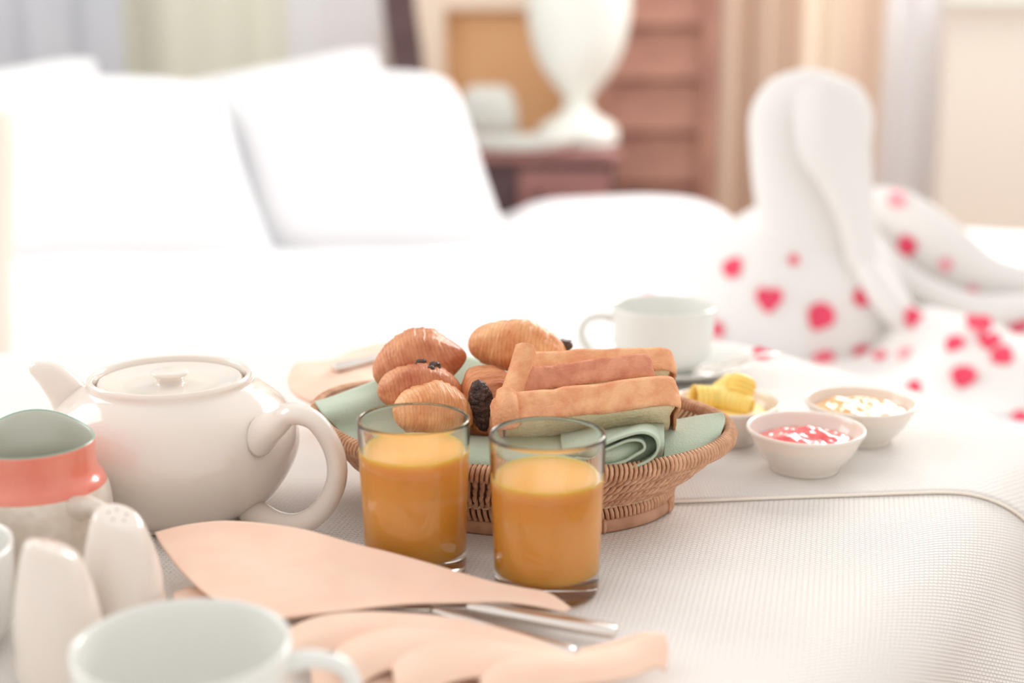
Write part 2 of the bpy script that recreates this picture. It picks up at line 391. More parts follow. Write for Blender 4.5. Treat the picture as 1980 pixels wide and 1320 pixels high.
def drape(x,y,lift=0,wob=1):
    p=Vector((x,y)); d,q,n=signed(p)
    if d<=0:
        return Vector((x,y,lift+.0006*noise.noise(Vector((x*9,y*9,0)))))
    R=.055; phi=r(78); L=R*phi
    if d<L:
        a=d/R; o=R*math.sin(a); z=-R*(1-math.cos(a))
        nn=(math.sin(a),math.cos(a))
    else:
        o=R*math.sin(phi)+(d-L)*math.cos(phi); z=-R*(1-math.cos(phi))-(d-L)*math.sin(phi); nn=(math.sin(phi),math.cos(phi))
        f=min(1,(d-L)/.12)
        s_=q.x*.8+q.y; w_=f*.022*math.sin(s_*23+1.0)*wob; o+=w_
    return Vector((q.x+n.x*(o+lift*nn[0]), q.y+n.y*(o+lift*nn[0]), z+lift*nn[1]))
tb=thing('breakfast_table','breakfast table covered by white woven cloth','table')
V=[];n=len(RP)
V=[Vector((a.x*.995,a.y*.998,-.004)) for a in RP]+[Vector((a.x*.995,a.y*.998,-.034)) for a in RP]
Fc=[tuple(range(n))[::-1],tuple(range(n,2*n))]+[(i,(i+1)%n,(i+1)%n+n,i+n) for i in range(n)]
obj('tabletop',mesh('tabletop',V,Fc,None,False),M['darkwood'],tb)
for lx,ly in ((-.85,.35),(-.85,1.3),(.12,1.3),(-.1,.45)):
    V,Fc,U=tube([(lx,ly,-T),(lx,ly,-.034)],[.022,.028],14,1); obj('leg',mesh('leg',V,Fc,U),M['darkwood'],tb)
V,Fc,U=grid(lambda u,v:drape(-1.25+2.1*u,-.05+1.8*v),150,130); 
uvs=[(-1.25+2.1*u,-.05+1.8*v) for u,v in U]
a30=r(32); rot=lambda p:(p[0]*math.cos(a30)+p[1]*math.sin(a30),-p[0]*math.sin(a30)+p[1]*math.cos(a30))
me=mesh('tablecloth',[(a,b,c+T) for a,b,c in V],Fc,[rot(p) for p in uvs]); o=obj('tablecloth',me,M['cloth']); tag(o,'white woven tablecloth draped over the breakfast table','tablecloth')
# upper cloth whose stitched hem crosses behind the basket
A_,B_,C_,D_=Vector((.02,.925)),Vector((.80,1.00)),Vector((.80,1.70)),Vector((-.15,1.60))
def ov(u,v):
    a=A_.lerp(B_,u); b=D_.lerp(C_,u); return a.lerp(b,v)
V,Fc,U=grid(lambda u,v:drape(*ov(u,v),lift=.0022),110,80)
oc=thing('table_runner','smaller white cloth laid over the tablecloth on the right','runner')
me=mesh('runner_cloth',V,Fc,[tuple(ov(u,v)) for u,v in U]); ro=obj('runner_cloth',me,M['cloth'],oc); solid(ro,.0018,-1)
hp=[drape(*(A_.lerp(B_,k/120)),lift=.0018) for k in range(121)]
V,Fc,U=tube(hp,.0011,6,1); obj('hem',mesh('hem',V,Fc,U),M['hem'],oc)

# ------------------------------------------------------------------ tableware
def teapot():
    t=thing('teapot','round white china teapot with recessed lid','teapot',(-.230,.925,.001))
    pr=[(0,0),(.050,0),(.056,.003),(.068,.012),(.079,.028),(.0845,.044),(.0825,.060),(.074,.075),(.0625,.0845),(.0555,.0885),(.0545,.0925),(.0528,.0945),(.0508,.0935),(.0495,.090),(.049,.084),(.044,.083),(.0,.083)]
    V,Fc,U=lathe(smooth_prof(pr,4),96); obj('body',mesh('body',V,Fc,U),M['china'],t)
    pr=[(0,.0845),(.047,.0845),(.0482,.0875),(.0475,.0905),(.0455,.0912),(.038,.0893),(.030,.0880),(.014,.0878),(.0095,.0885),(.0088,.0905),(.0105,.0930),(.0128,.0950),(.0124,.0968),(.008,.0976),(0,.0978)]
    V,Fc,U=lathe(smooth_prof(pr,3),80); obj('lid',mesh('lid',V,Fc,U),M['china'],t)
    o=Vector((-.230,.925,.001))
    Dd=.93
    P=[PD(215,885,Dd)-o,PD(178,835,Dd)-o,PD(150,790,Dd)-o,PD(124,752,Dd)-o,PD(98,727,Dd)-o,PD(76,716,Dd)-o,PD(62,713,Dd)-o,PD(57,713,Dd)-o]
    sc=.97/2750
    V,Fc,U=tube(P,[70*sc,54*sc,43*sc,35*sc,28*sc,19*sc,11*sc,4*sc],32,6)
    obj('spout',mesh('spout',V,Fc,U),M['china'],t)
    Dh=.885
    H_=[PD(505,842,.880),PD(535,820,.866),PD(565,800,.855),PD(610,815,.85),PD(645,870,.85),PD(650,930,.85),PD(622,985,.855),PD(580,1012,.86),PD(535,1010,.874),PD(490,990,.895)]
    H_=[p-o for p in H_]
    V,Fc,U=tube(H_,[.0105,.0075,.0066,.0063,.0063,.0063,.0063,.0063,.0066,.008],18,6,flat=1.45,up=(.35,-.94,0)); obj('handle',mesh('handle',V,Fc,U),M['china'],t)
teapot()

def cup_body(t,m,R=.047,h=.056):
    k=R/.047
    pr=[(0,.003),(.026*k,.003),(.027*k,0),(.030*k,0),(.032*k,.004),(.041*k,.009),(.0445*k,.018),(.046*k,.034),(.047*k,h),(.0462*k,h+.0015),(.0446*k,h),(.0432*k,.034),(.0415*k,.018),(.036*k,.010),(.02*k,.008),(0,.008)]
    V,Fc,U=lathe(smooth_prof(pr,3),80); obj('body',mesh('body',V,Fc,U),m,t)
def cup_handle(t,m,ang,R=.047):
    P=[(R*.93,0,.047),(R+.010,0,.049),(R+.023,0,.045),(R+.028,0,.034),(R+.024,0,.022),(R+.012,0,.0135),(R*.90,0,.014)]
    V,Fc,U=tube(P,[.005,.0042,.004,.004,.004,.0042,.006],14,5,flat=1.3,up=(0,1,0)); V,Fc,U=xf((V,Fc,U),Matrix.Rotation(ang,4,'Z')); obj('handle',mesh('handle',V,Fc,U),m,t)
p=PZ(352,1252,.056)
t=thing('coffee_cup','empty white cup in the foreground, blurred, handle right','cup',(p.x,p.y,.0005),0,'white coffee cups'); cup_body(t,M['china_cool'],.049,.056); cup_handle(t,M['china_cool'],r(2),.049)
t=thing('coffee_cup','white cup cut by the left edge behind the shakers','cup',(-.313,.705,.0005),0,'white coffee cups'); cup_body(t,M['china_cool']); cup_handle(t,M['china_cool'],r(200))
p=PZ(1283,600,.0625)
sx,sy=p.x,p.y
t=thing('coffee_cup','white cup on a saucer behind the bread basket','cup',(sx,sy,.0075),0,'white coffee cups'); cup_body(t,M['china_cool'],.0475,.058); cup_handle(t,M['china_cool'],r(176),.0475)
t=thing('saucer','white saucer under the cup behind the bread basket','saucer',(sx+.008,sy,.003))
V,Fc,U=lathe(smooth_prof([(0,.001),(.03,0),(.035,0),(.05,.005),(.066,.011),(.0725,.0145),(.072,.016),(.064,.0135),(.05,.0085),(.034,.004),(0,.0035)],3),80); obj('saucer_body',mesh('saucer_body',V,Fc,U),M['china_cool'],t)
V,Fc,U=tube([(.045,-.02,.013),(.075,-.012,.02),(.098,-.006,.019)],[.0018,.0022,.004],10,6,flat=.5,up=(0,0,1))
t2=thing('teaspoon','steel teaspoon lying on the far saucer','spoon',(sx+.008,sy,.003)); obj('handle',mesh('handle',V,Fc,U),M['steel'],t2)
V,Fc,U=lathe(smooth_prof([(0,0),(.6,.1),(.95,.35),(1,.42),(.93,.4),(.55,.18),(0,.09)],3),24); V=[Vector((v.x*.016+.033,v.y*.010-.04,v.z*.01+.007)) for v in V]
obj('bowl',mesh('bowl',V,Fc,U),M['steel'],t2)

# shakers
def shaker(label,x,y,h,lean):
    t=thing('shaker',label,'shaker',(x,y,.0005),lean,'white salt and pepper shakers')
    pr=smooth_prof([(0,0),(.0195,0),(.0215,.003),(.0225,.014),(.0220,.030),(.0198,.046),(.0165,.060),(.0142,.067),(.0120,.0710),(.0085,.0727),(0,.073)],4)
    V,Fc,U=lathe(pr,56)
    for v in V:
        f=max(0,(v.z-.03)/.043); v.z*=h/.073; v.z-= f*f*v.x*.42
    obj('body',mesh('body',V,Fc,U),M['china'],t)
    Vs=[]
    for a in range(5):
        cx=.0048*math.cos(a*2*PI/5); cy=.0048*math.sin(a*2*PI/5)
        v,f,u=lathe([(0,.0),(.0008,.0),(.0008,.0006),(0,.0006)],10); z=h*.9975-.42*cx-.0004
        Vs.append(([q+Vector((cx,cy,z)) for q in v],f,u))
    obj('pour_holes',mesh('pour_holes',*join(Vs)),M['darkwood'],t)
p=PZ(100,1062,.072); shaker('left-hand white china shaker in the foreground, blank top',p.x,p.y,.0745,r(30))
p=PZ(228,1005,.070); shaker('right-hand white china shaker with pour holes facing the camera',p.x,p.y,.0725,r(-35))

# creamer
def creamer():
    t=thing('milk_jug','stoneware milk jug with coral band and green rim','jug',(-.284,.805,.0005),r(0))
    prof=[(0,0),(.033,0),(.036,.003),(.0415,.015),(.0435,.032),(.0432,.050),(.0405,.0615),(.0375,.066),(.0360,.070),(.0355,.076),(.0358,.082),(.0362,.0855),(.0352,.0865),(.0340,.0845),(.0335,.076),(.034,.068),(.038,.058),(.040,.04),(.038,.012),(0,.006)]
    pr=smooth_prof(prof,4); V,Fc,U=lathe(pr,80)
    dirv=Vector((-.30,.95))
    for v in V:
        f=max(0,(v.z-.062)/.024)
        c=(Vector((v.x,v.y)).normalized().dot(dirv)) if (abs(v.x)+abs(v.y))>1e-6 else 0
        g=max(0,c)**2.5*min(1.2,f)
        v.z+=g*.006; v.x+=dirv.x*g*.012; v.y+=dirv.y*g*.010
        v.z+=max(0,-c)*.0*f
    me=mesh('body',V,Fc,U)
    for k in ('stoneware','coral','green_glaze','inside_glaze'): me.materials.append(M[k])
    n=len(pr); seg=80
    iz=max(range(n),key=lambda i:pr[i][1])
    for f in me.polygons:
        i=f.vertices[0]//seg; z=pr[i][1]
        if i<iz-2: f.material_index=1 if z>.0585 else 0
        elif i<=iz+2: f.material_index=2
        else: f.material_index=3
    obj('body',me,None,t)
    P=[(.030,-.024,.052),(.043,-.034,.057),(.055,-.041,.053),(.060,-.044,.042),(.054,-.041,.027),(.040,-.031,.018),(.029,-.023,.017)]
    V,Fc,U=tube(P,[.007,.0055,.005,.005,.005,.0055,.007],14,5,flat=1.3); obj('handle',mesh('handle',V,Fc,U),M['stoneware'],t)
creamer()

# glasses of juice
def tumbler(x,y,label,fill,group='glasses of orange juice'):
    t=thing('juice_glass',label,'glass',(x,y,.0006),0,group)
    h=.0965
    pr=[(0,0),(.0285,0),(.0303,.0012),(.0308,.003),(.0316,.03),(.0338,h-.002),(.0337,h),(.0328,h+.0006),(.0320,h),(.0319,h-.002),(.0296,.03),(.0286,.0165),(.0272,.0140),(.022,.0128),(0,.0125)]
    V,Fc,U=lathe(pr,96); obj('glass_body',mesh('glass_body',V,Fc,U),M['glass'],t)
    def rin(z): return .0286+(z-.0165)*(.0296-.0286)/.0135 if z<.03 else .0296+(z-.03)*(.0319-.0296)/(h-.032)
    g=-.00035   # leaves no air gap: the liquid reaches just into the inner face
    jp=[(0,.0122),(.021,.0125),(.0272-g*.5,.0137),(.0286-g,.0165),(.0296-g,.03),(rin(fill)-g,fill-.0),(rin(fill)-.0014,fill-.0009),(rin(fill)-.004,fill-.0013),(.01,fill-.0014),(0,fill-.0014)]
    V,Fc,U=lathe(jp,96); obj('juice',mesh('juice',V,Fc,U),M['juice'],t)
tumbler(-.0588,.815,'left-hand, fuller glass of orange juice, before the pastries',.078)
tumbler(.0205,.785,'right-hand glass of orange juice, before the toast',.0715)

# small bowls
def bowl(label,x,y,R,h,cat='bowl'):
    t=thing('dip_bowl',label,cat,(x,y,.0028),0,'small white dip bowls')
    k=R
    pr=[(0,.002),(.50*k,.002),(.52*k,0),(.58*k,0),(.60*k,.003),(.80*k,h*.45),(.93*k,h*.80),(.985*k,h*.95),(1.0*k,h),(.985*k,h+.0018),(.94*k,h+.0008),(.88*k,h*.80),(.72*k,h*.42),(.5*k,.0055),(0,.005)]
    V,Fc,U=lathe(smooth_prof(pr,3),80); obj('bowl_body',mesh('bowl_body',V,Fc,U),M['china'],t); return t
def filling(name,label,cat,x,y,R,z,m,amp,fr,tilt=0):
    def fn(u,v):
        rr=R*v; a=2*PI*u; q=Vector((rr*math.cos(a),rr*math.sin(a),0))
        zz=z-.0015+amp*(noise.noise(q*fr+Vector((x*50,0,0)))+.6*abs(noise.noise(q*fr*2.3)))*(1-v**6)+ .004*(1-v*v)-v**8*.0015
        return (q.x,q.y,zz)
    V,Fc,U=grid(fn,72,26)
    # closed underside
    n=len(V); V2=[Vector((v.x*.74,v.y*.74,z-.007)) for v in V]; 
    o=obj(name,mesh(name,V+V2,Fc+[tuple(i+n for i in f[::-1]) for f in Fc]+[((i)*27+26,(i+1)*27+26,(i+1)*27+26+n,(i)*27+26+n) for i in range(72)],None),m)
    o.location=(x,y,.0028+T); return tag(o,label,cat)
p=PZ(1558,834,.031); bowl('white dip bowl holding red jam, nearest of the three',p.x,p.y,.0435,.030)
filling('strawberry_jam','glossy red jam in the nearest white dip bowl','jam',p.x,p.y,.0372,.0235,M['jam'],.0045,55)
p=PZ(1664,782,.031); bowl('white dip bowl holding orange marmalade, rightmost',p.x,p.y,.0435,.030)
filling('orange_marmalade','glossy pale orange marmalade in the rightmost dip bowl','marmalade',p.x,p.y,.0375,.0262,M['marmalade'],.0032,75)
p=PZ(1403,782,.031); bowl('white dip bowl holding butter, partly behind the basket',p.x,p.y,.0425,.030)
bx,by=p.x,p.y
t=thing('butter_curls','ribbed yellow butter curls in the dip bowl beside the toast','butter',(bx,by,.0028))
def curl(cx,cy,cz,R,L,ang,tw,turns=.8):
    def fn(u,v):
        a=-.5+turns*2*PI*u; rr=R*(1-.35*u)*(1+.07*math.sin(v*PI*2*6)); 
        w=L*(v-.5)*(1-.2*u)
        q=Vector((w,rr*math.cos(a),rr*math.sin(a)+R*.3))
        return Matrix.Rotation(ang,3,'Z')@(Matrix.Rotation(tw,3,'Y')@q)+Vector((cx,cy,cz))
    return grid(fn,26,48)
for a in [(-.013,-.004,.030,.012,.030,.2,.1),(.014,.004,.034,.013,.026,.9,-1.0),(.004,-.010,.029,.010,.028,-.4,.15),(.000,.010,.032,.011,.030,.5,-.5)]:
    o=obj('curl',mesh('curl',*curl(*a)),M['butter'],t); solid(o,.003,-1)
V,Fc,U=lathe([(0,.008),(.024,.009),(.033,.020),(.03,.025),(0,.030)],32); obj('butter_base',mesh('butter_base',V,Fc,U),M['butter'],t)

# ------------------------------------------------------------------ basket
BC=Vector((.006,.950,.0)); BA,BB,BR=.146,.108,r(-11)
def el(a,s,z,da=0):      # point on the oval at angle a, scaled by s
    x=(BA*s+da)*math.cos(a); y=(BB*s+da)*math.sin(a)
    lift=(.0015+.006*max(0,-math.cos(a)))*math.cos(a)**2*max(0,(z-.03)/.02)
    return Vector((x*math.cos(BR)-y*math.sin(BR), x*math.sin(BR)+y*math.cos(BR), z+lift))
bk=thing('bread_basket','oval woven cane basket filled with pastries and toast','basket',(BC.x,BC.y,.0006))
def arcs(N):    # angles evenly spaced along the oval
    M_=2000; L=[0]
    for i in range(M_):
        L.append(L[-1]+(el(2*PI*(i+1)/M_,1,.06)-el(2*PI*i/M_,1,.06)).length)
    out=[];j=0
    for k in range(N):
        tgt=L[-1]*k/N
        while L[j+1]<tgt: j+=1
        out.append(2*PI*(j+(tgt-L[j])/(L[j+1]-L[j]))/M_)
    return out
def S_of(z):    # side profile: scale of the oval at height z
    return .73+.255*((z-.019)/(.050-.019))**.85 if z>.019 else .73
# core shell
def shell(u,v):
    z=.019+(.053-.019)*v; return el(2*PI*u,S_of(z),z,-.0018)
V,Fc,U=grid(shell,120,10); V2,F2,U2=grid(lambda u,v:el(2*PI*u,.73*v,.0195),90,6)
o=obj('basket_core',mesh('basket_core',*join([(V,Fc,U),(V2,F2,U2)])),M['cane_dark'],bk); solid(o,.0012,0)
# rim: wrapped strands
ang=arcs(250); parts=[]
for k,a in enumerate(ang):
    pts=[]
    for q in range(7):
        th=-PI*.62+q*(PI*1.24+.35)/6
        pts.append(el(a+.020*q/6,.995,.0508+.0050*math.sin(th+.0),-.0012+.0042*math.cos(th)))
    parts.append(tube(pts,.0014,5,1,caps=False))
    pts=[]
    for q in range(5):
        th=PI*.5+q*(PI*.62)/4
        pts.append(el(a+.006+.006*q/4,.995,.0508+.0050*math.sin(th),-.0012+.0038*math.cos(th)))
    parts.append(tube(pts,.0013,4,1,caps=False))
o=obj('rim_wrapping',mesh('rim_wrapping',*join(parts)),M['cane'],bk); o['kind']='stuff'
V,Fc,U=grid(lambda u,v:el(2*PI*u,.995,.0508+.0042*math.sin(2*PI*v),-.0012+.0034*math.cos(2*PI*v)),140,10)
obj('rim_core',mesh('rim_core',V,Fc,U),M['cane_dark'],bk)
# woven side: leaning strands in four interlocking rows
parts=[]; N=156; ang=arcs(N)
for row in range(4):
    zc=.0430-row*.0072
    for k in range(N):
        a=ang[k]+(.5 if row%2 else 0)*2*PI/N; da=2*PI/N
        pts=[]
        for q in range(5):
            f=q/4-.5; z=zc+f*.0112; z=max(.0190,z)
            pts.append(el(a+f*.95*da,S_of(z),z,.0000+.0016*math.cos(f*PI)))
        parts.append(tube(pts,[.0006,.0014,.0018,.0014,.0006],5,1))
o=obj('woven_side',mesh('woven_side',*join(parts)),M['cane'],bk); o['kind']='stuff'
# inner side strands
parts=[]
for k in range(N):
    a=ang[k]
    pts=[el(a,S_of(z),z,-.0036) for z in (.024,.032,.041,.049)]
    parts.append(tube(pts,.0013,4,1,caps=False))
o=obj('inner_weave',mesh('inner_weave',*join(parts)),M['cane_pale'],bk); o['kind']='stuff'
# braid under the side
parts=[]
for ph in (0,1):
    P=[];n=600
    pts=[]
    for k in range(n+1):
        a=2*PI*k/n; w=a*58+ph*PI
        pts.append(el(a,.735,.0195+.0012*math.sin(w),.0012+.0010*math.cos(w)))
    parts.append(tube(pts,.0012,5,1,caps=False))
obj('braid',mesh('braid',*join(parts)),M['cane_pale'],bk)
# foot ring: slanted wraps
parts=[];n=170
for k in range(n):
    a=2*PI*k/n
    pts=[el(a+f*.030,.715,z,e) for f,z,e in ((0,.0185,-.001),(.25,.0170,.0022),(.5,.0135,.003),(.75,.0100,.0024),(1,.0085,-.001))]
    parts.append(tube(pts,.00155,5,1,caps=False))
o=obj('foot_weave',mesh('foot_weave',*join(parts)),M['cane'],bk); o['kind']='stuff'
V,Fc,U=grid(lambda u,v:el(2*PI*u,.71,.0005+.0185*v,-.0006),120,4); o=obj('foot_core',mesh('foot_core',V,Fc,U),M['cane_dark'],bk); solid(o,.002,0)
V,Fc,U=grid(lambda u,v:el(2*PI*u,.715,.0003+.0084*v,.0018+.0010*math.sin(PI*v)),140,6); o=obj('foot_band',mesh('foot_band',V,Fc,U),M['cane_band'],bk); solid(o,.0018,0)
for a in (-1.0,-.965,-.93,-.895,-.2,-.165,-.13):
    obj('foot_binding',mesh('foot_binding',*tube([el(a,.715,z,e) for z,e in ((.0004,.003),(.003,.0042),(.007,.0042),(.0098,.003))],.0013,5,1)),M['cane'],bk)

# ------------------------------------------------------------------ green napkin in the basket
gp=[]
def inner(u,v):     # lining that follows the inside of the basket
    a=2*PI*u; p=el(a,.91*v,.0,0)
    z=.026+.013*v**3+.0022*noise.noise(Vector((p.x*40,p.y*40,2)))
    s=.91*v*min(1,S_of(max(.03,z))) ; q=el(a,s,0,0); return Vector((q.x+BC.x,q.y+BC.y,z+.002))
gp.append(grid(inner,64,18))
def C(*a): return [PD(*q) for q in a]
# left corner standing up, two faces meeting on a ridge
gp.append(loft([C((608,778,.955),(635,768,.968),(670,755,.978),(728,735,.985)),
                C((625,804,.925),(660,794,.935),(700,782,.95),(742,768,.965)),
                C((655,835,.925),(690,830,.93),(730,825,.935),(775,815,.94)),
                C((690,868,.895),(715,872,.89),(750,872,.89),(800,862,.895))],24,14,.002,1))
gp.append(loft([C((728,730,1.0),(742,760,.99),(765,800,.96)),C((760,738,1.01),(775,765,1.0),(800,812,.96)),C((800,750,1.02),(830,780,1.0),(850,830,.95))],16,10))
gp.append(loft([C((840,705,1.02),(890,690,1.02),(940,700,1.02),(980,720,1.02)),C((840,750,.99),(890,745,.985),(940,750,.985),(980,760,.985)),C((840,800,.95),(890,800,.95),(940,800,.95),(980,800,.95))],20,10))
# front fold between and behind the glasses
gp.append(loft([C((800,832,.92),(880,838,.915),(960,845,.905),(1060,850,.90),(1180,842,.90)),
                C((800,860,.885),(880,862,.88),(960,872,.872),(1060,876,.868),(1180,868,.868)),
                C((800,890,.872),(880,898,.866),(960,906,.858),(1060,908,.852),(1180,902,.852)),
                C((800,896,.882),(880,908,.876),(960,915,.868),(1060,918,.864),(1180,914,.864))],40,12,.003,3))
# rolled fold under the toast
gp.append(loft([C((1090,842,.925),(1160,828,.925),(1230,815,.93),(1285,812,.935)),
                C((1085,850,.882),(1160,842,.876),(1225,833,.876),(1284,830,.888)),
                C((1090,884,.858),(1160,876,.850),(1225,866,.855),(1283,858,.870)),
                C((1100,912,.866),(1170,912,.860),(1225,903,.866),(1280,880,.880)),
                C((1110,915,.880),(1170,917,.874),(1225,908,.880),(1275,890,.892))],30,18,.0015,5))
roll=[(1120,872),(1160,862),(1200,846),(1240,836),(1266,845),(1272,868),(1258,888),(1220,904),(1175,912),(1120,908),(1122,896),(1165,901),(1205,893),(1228,880),(1246,868),(1240,853),(1215,852),(1180,866),(1145,880),(1125,888)]
gp.append(loft([C(*[(x,y,.848) for x,y in roll]),C(*[(x+2,y-6,.862) for x,y in roll]),C(*[(x+6,y-16,.89) for x,y in roll])],70,8))
# right flap reaching up to the rim
gp.append(loft([C((1262,812,.95),(1310,812,.945),(1360,803,.94),(1398,798,.935)),
                C((1275,830,.92),(1320,828,.92),(1365,818,.925),(1402,812,.928)),
                C((1283,862,.893),(1325,858,.896),(1365,845,.905),(1396,832,.915)),
                C((1282,896,.878),(1325,884,.884),(1360,868,.895),(1386,850,.908))],26,16,.0012,6))
gn=obj('cloth_napkin',mesh('cloth_napkin',*(lambda j:([ (a,b,c+T) for a,b,c in j[0]],j[1],j[2]))(join(gp))),M['green']); solid(gn,.0016,0)
tag(gn,'sage green cloth napkin lining the bread basket','napkin')

# ------------------------------------------------------------------ pastries
def pastry_mat(name,a,b,freq,tilt):
    m=mat(name,a,.5,b,45,spec=.4,bump=.25,bscale=300,coat=.15); nt=m.node_tree; bs=nt.nodes['Principled BSDF']
    uv=nt.nodes.new('ShaderNodeUVMap'); uv.uv_map='UVMap'
    mp=nt.nodes.new('ShaderNodeMapping'); mp.inputs['Rotation'].default_value=(0,0,tilt); nt.links.new(uv.outputs[0],mp.inputs[0])
    w=nt.nodes.new('ShaderNodeTexWave'); w.wave_profile='SAW'; w.inputs['Scale'].default_value=freq; w.inputs['Distortion'].default_value=4; w.inputs['Detail'].default_value=3; w.inputs['Detail Scale'].default_value=2
    nt.links.new(mp.outputs[0],w.inputs[0])
    r_=nt.nodes.new('ShaderNodeValToRGB'); r_.color_ramp.elements[0].color=(.62,.56,.50,1); r_.color_ramp.elements[1].color=(1,1,1,1); r_.color_ramp.elements[0].position=.0; r_.color_ramp.elements[1].position=.45
    nt.links.new(w.outputs['Fac'],r_.inputs[0])
    mx=nt.nodes.new('ShaderNodeMix'); mx.data_type='RGBA'; mx.blend_type='MULTIPLY'; mx.inputs[0].default_value=.5
    src=bs.inputs['Base Color'].links[0].from_socket
    nt.links.new(src,mx.inputs[6]); nt.links.new(r_.outputs[0],mx.inputs[7]); nt.links.new(mx.outputs[2],bs.inputs['Base Color'])
    return m
PM=pastry_mat('golden_pastry',(216,138,84),(243,188,136),8,.1)
PM2=pastry_mat('brown_pastry',(184,102,64),(230,160,112),8,.3)
def pastry(label,c,L,R,yaw,pitch,roll,m,pinch=0,ridges=7,flat=.85,seed=0,amp=.05,chunks=(),end=0,taper=0,wrap=.8):
    t=thing('chocolate_pastry',label,'pastry',(c.x,c.y,c.z-R*flat),0,'chocolate pastries in the basket')
    Rm=Matrix.Rotation(yaw,4,'Z')@Matrix.Rotation(pitch,4,'Y')@Matrix.Rotation(roll,4,'X')
    nu,nv=190,64
    def rad(u,a):
        e=max(0,1-abs(2*u-1)**2.6)**.5
        k=1-taper*u
        if pinch and u>.72: k*=1-pinch*((u-.72)/.28)
        x=(u*ridges+.30*math.sin(a+.6)+seed*.37+.8*noise.noise(Vector((u*2.5,math.cos(a),seed))))%1.0
        rd=1+amp*(.5-.5*math.cos(PI*min(x/.8,(1-x)/.2)))*min(1,8*(1-u))*min(1,8*u)*max(0,min(1,.5+1.6*noise.noise(Vector((u*2.2,math.cos(a)*1.5,math.sin(a)*1.5+seed*2)))))-amp*.3
        rd+=.13*noise.noise(Vector((u*3,math.cos(a)*1.1,math.sin(a)*1.1+seed)))+.03*noise.noise(Vector((u*9,math.cos(a)*4,math.sin(a)*4)))+.012*noise.noise(Vector((u*20,math.cos(a)*8,math.sin(a)*8)))
        wv=.05*math.sin(a*1.0+seed)+.03*noise.noise(Vector((math.cos(a)*2,math.sin(a)*2,seed)))
        for b_,am in ((.20,.07),(.33,.06),(.43,.05)):
            dd=.5-abs(u-.5+wv)
            rd+=am*wrap*(min(1,max(0,(dd-b_)/.012))-.5)
        fr=(u*26+1.2*noise.noise(Vector((u*6,math.cos(a)*2,math.sin(a)*2+seed)))+1.1*math.sin(a+seed))%1.0
        rd+=.016*fr*min(1,6*(1-u))*min(1,6*u)
        # seam where the dough overlaps
        rd+=.05*math.exp(-((a-2.2)/.25)**2)
        return R*e*k*rd
    def fn(u,v):
        a=2*PI*v; q=rad(u,a); x=(u-.5)*L
        return Rm@Vector((x,q*math.cos(a),q*math.sin(a)*flat+.06*R*math.sin(PI*u)*2))+Vector((0,0,R*flat))
    V,Fc,U=grid(fn,nu,nv)
    obj('crust',mesh('crust',V,Fc,U),m,t)
    for (u,a,s) in chunks:
        p=Rm@Vector(((u-.5)*L,rad(u,a)*math.cos(a),rad(u,a)*math.sin(a)*flat+.06*R*math.sin(PI*u)*2))+Vector((0,0,R*flat))
        rnd=random.Random(int(u*100+a*10))
        cv,cf,cu=rbox(s*2,s*1.5,s*1.3,s*.5,lambda q:q*(1+.3*noise.noise(q*400+Vector((u*9,0,0)))),5)
        cv=[v+p for v in cv]; obj('chocolate_chunk',mesh('chocolate_chunk',cv,cf,cu),M['choc'],t)
    return t
pastry('brown pastry with a pointed right end, top left of the pile',PD(812,706,.965),.068,.0225,r(-6),r(-14),0,PM2,pinch=.45,ridges=2.5,flat=.95,seed=1,amp=.02)
pastry('pastry under the pointed one with dark chocolate bits on top',PD(812,757,.93),.058,.0205,r(8),r(4),r(0),PM2,ridges=4,seed=2,amp=.035,flat=.8,chunks=((.50,1.35,.0032),(.66,1.5,.0040),(.60,1.9,.0024)))
pastry('golden layered pastry seen through the left juice glass rim',PD(838,800,.905),.056,.0205,r(20),r(6),r(10),PM,ridges=9,seed=3,amp=.06,flat=.85)
pastry('golden striped pastry on top of the pile beside the toast',PD(1000,674,.975),.071,.0205,r(-12),r(6),r(20),PM,ridges=9,seed=4,amp=.06,flat=.88,taper=.1,chunks=((.94,.3,.006),(.955,-.4,.005)))
pt=pastry('brown pastry with a large dark chocolate end facing forward',PD(948,785,.935),.064,.0225,r(-82),r(8),r(0),PM2,ridges=6,seed=5,amp=.035,flat=1.05)
cq=PD(932,785,.9085); off=Vector((0,0,T))-Vector(pt.location)
v,f,u=lathe([(0,-1),(.5,-.87),(.87,-.5),(1,0),(.87,.5),(.5,.87),(0,1)],24)
rnd=random.Random(4); parts=[([cq+off+Vector((a.x*.0090-a.z*.0025,a.y*.008,a.z*.0185))*(1) for a in v],f,u)]
for k in range(60):
    th=rnd.uniform(-2.6,-.5); zz=rnd.uniform(-.9,.9); c_=(1-zz*zz)**.5
    q=cq+Vector((c_*math.cos(th)*.0078-zz*.0022,c_*math.sin(th)*.007,zz*.0165)); s_=rnd.uniform(.0009,.0021)
    v,f,u=rbox(s_*2,s_*2,s_*2,s_*.8,None,3); parts.append(([a+q+off for a in v],f,u))
obj('chocolate_filling',mesh('chocolate_filling',*join(parts)),M['choc'],pt)

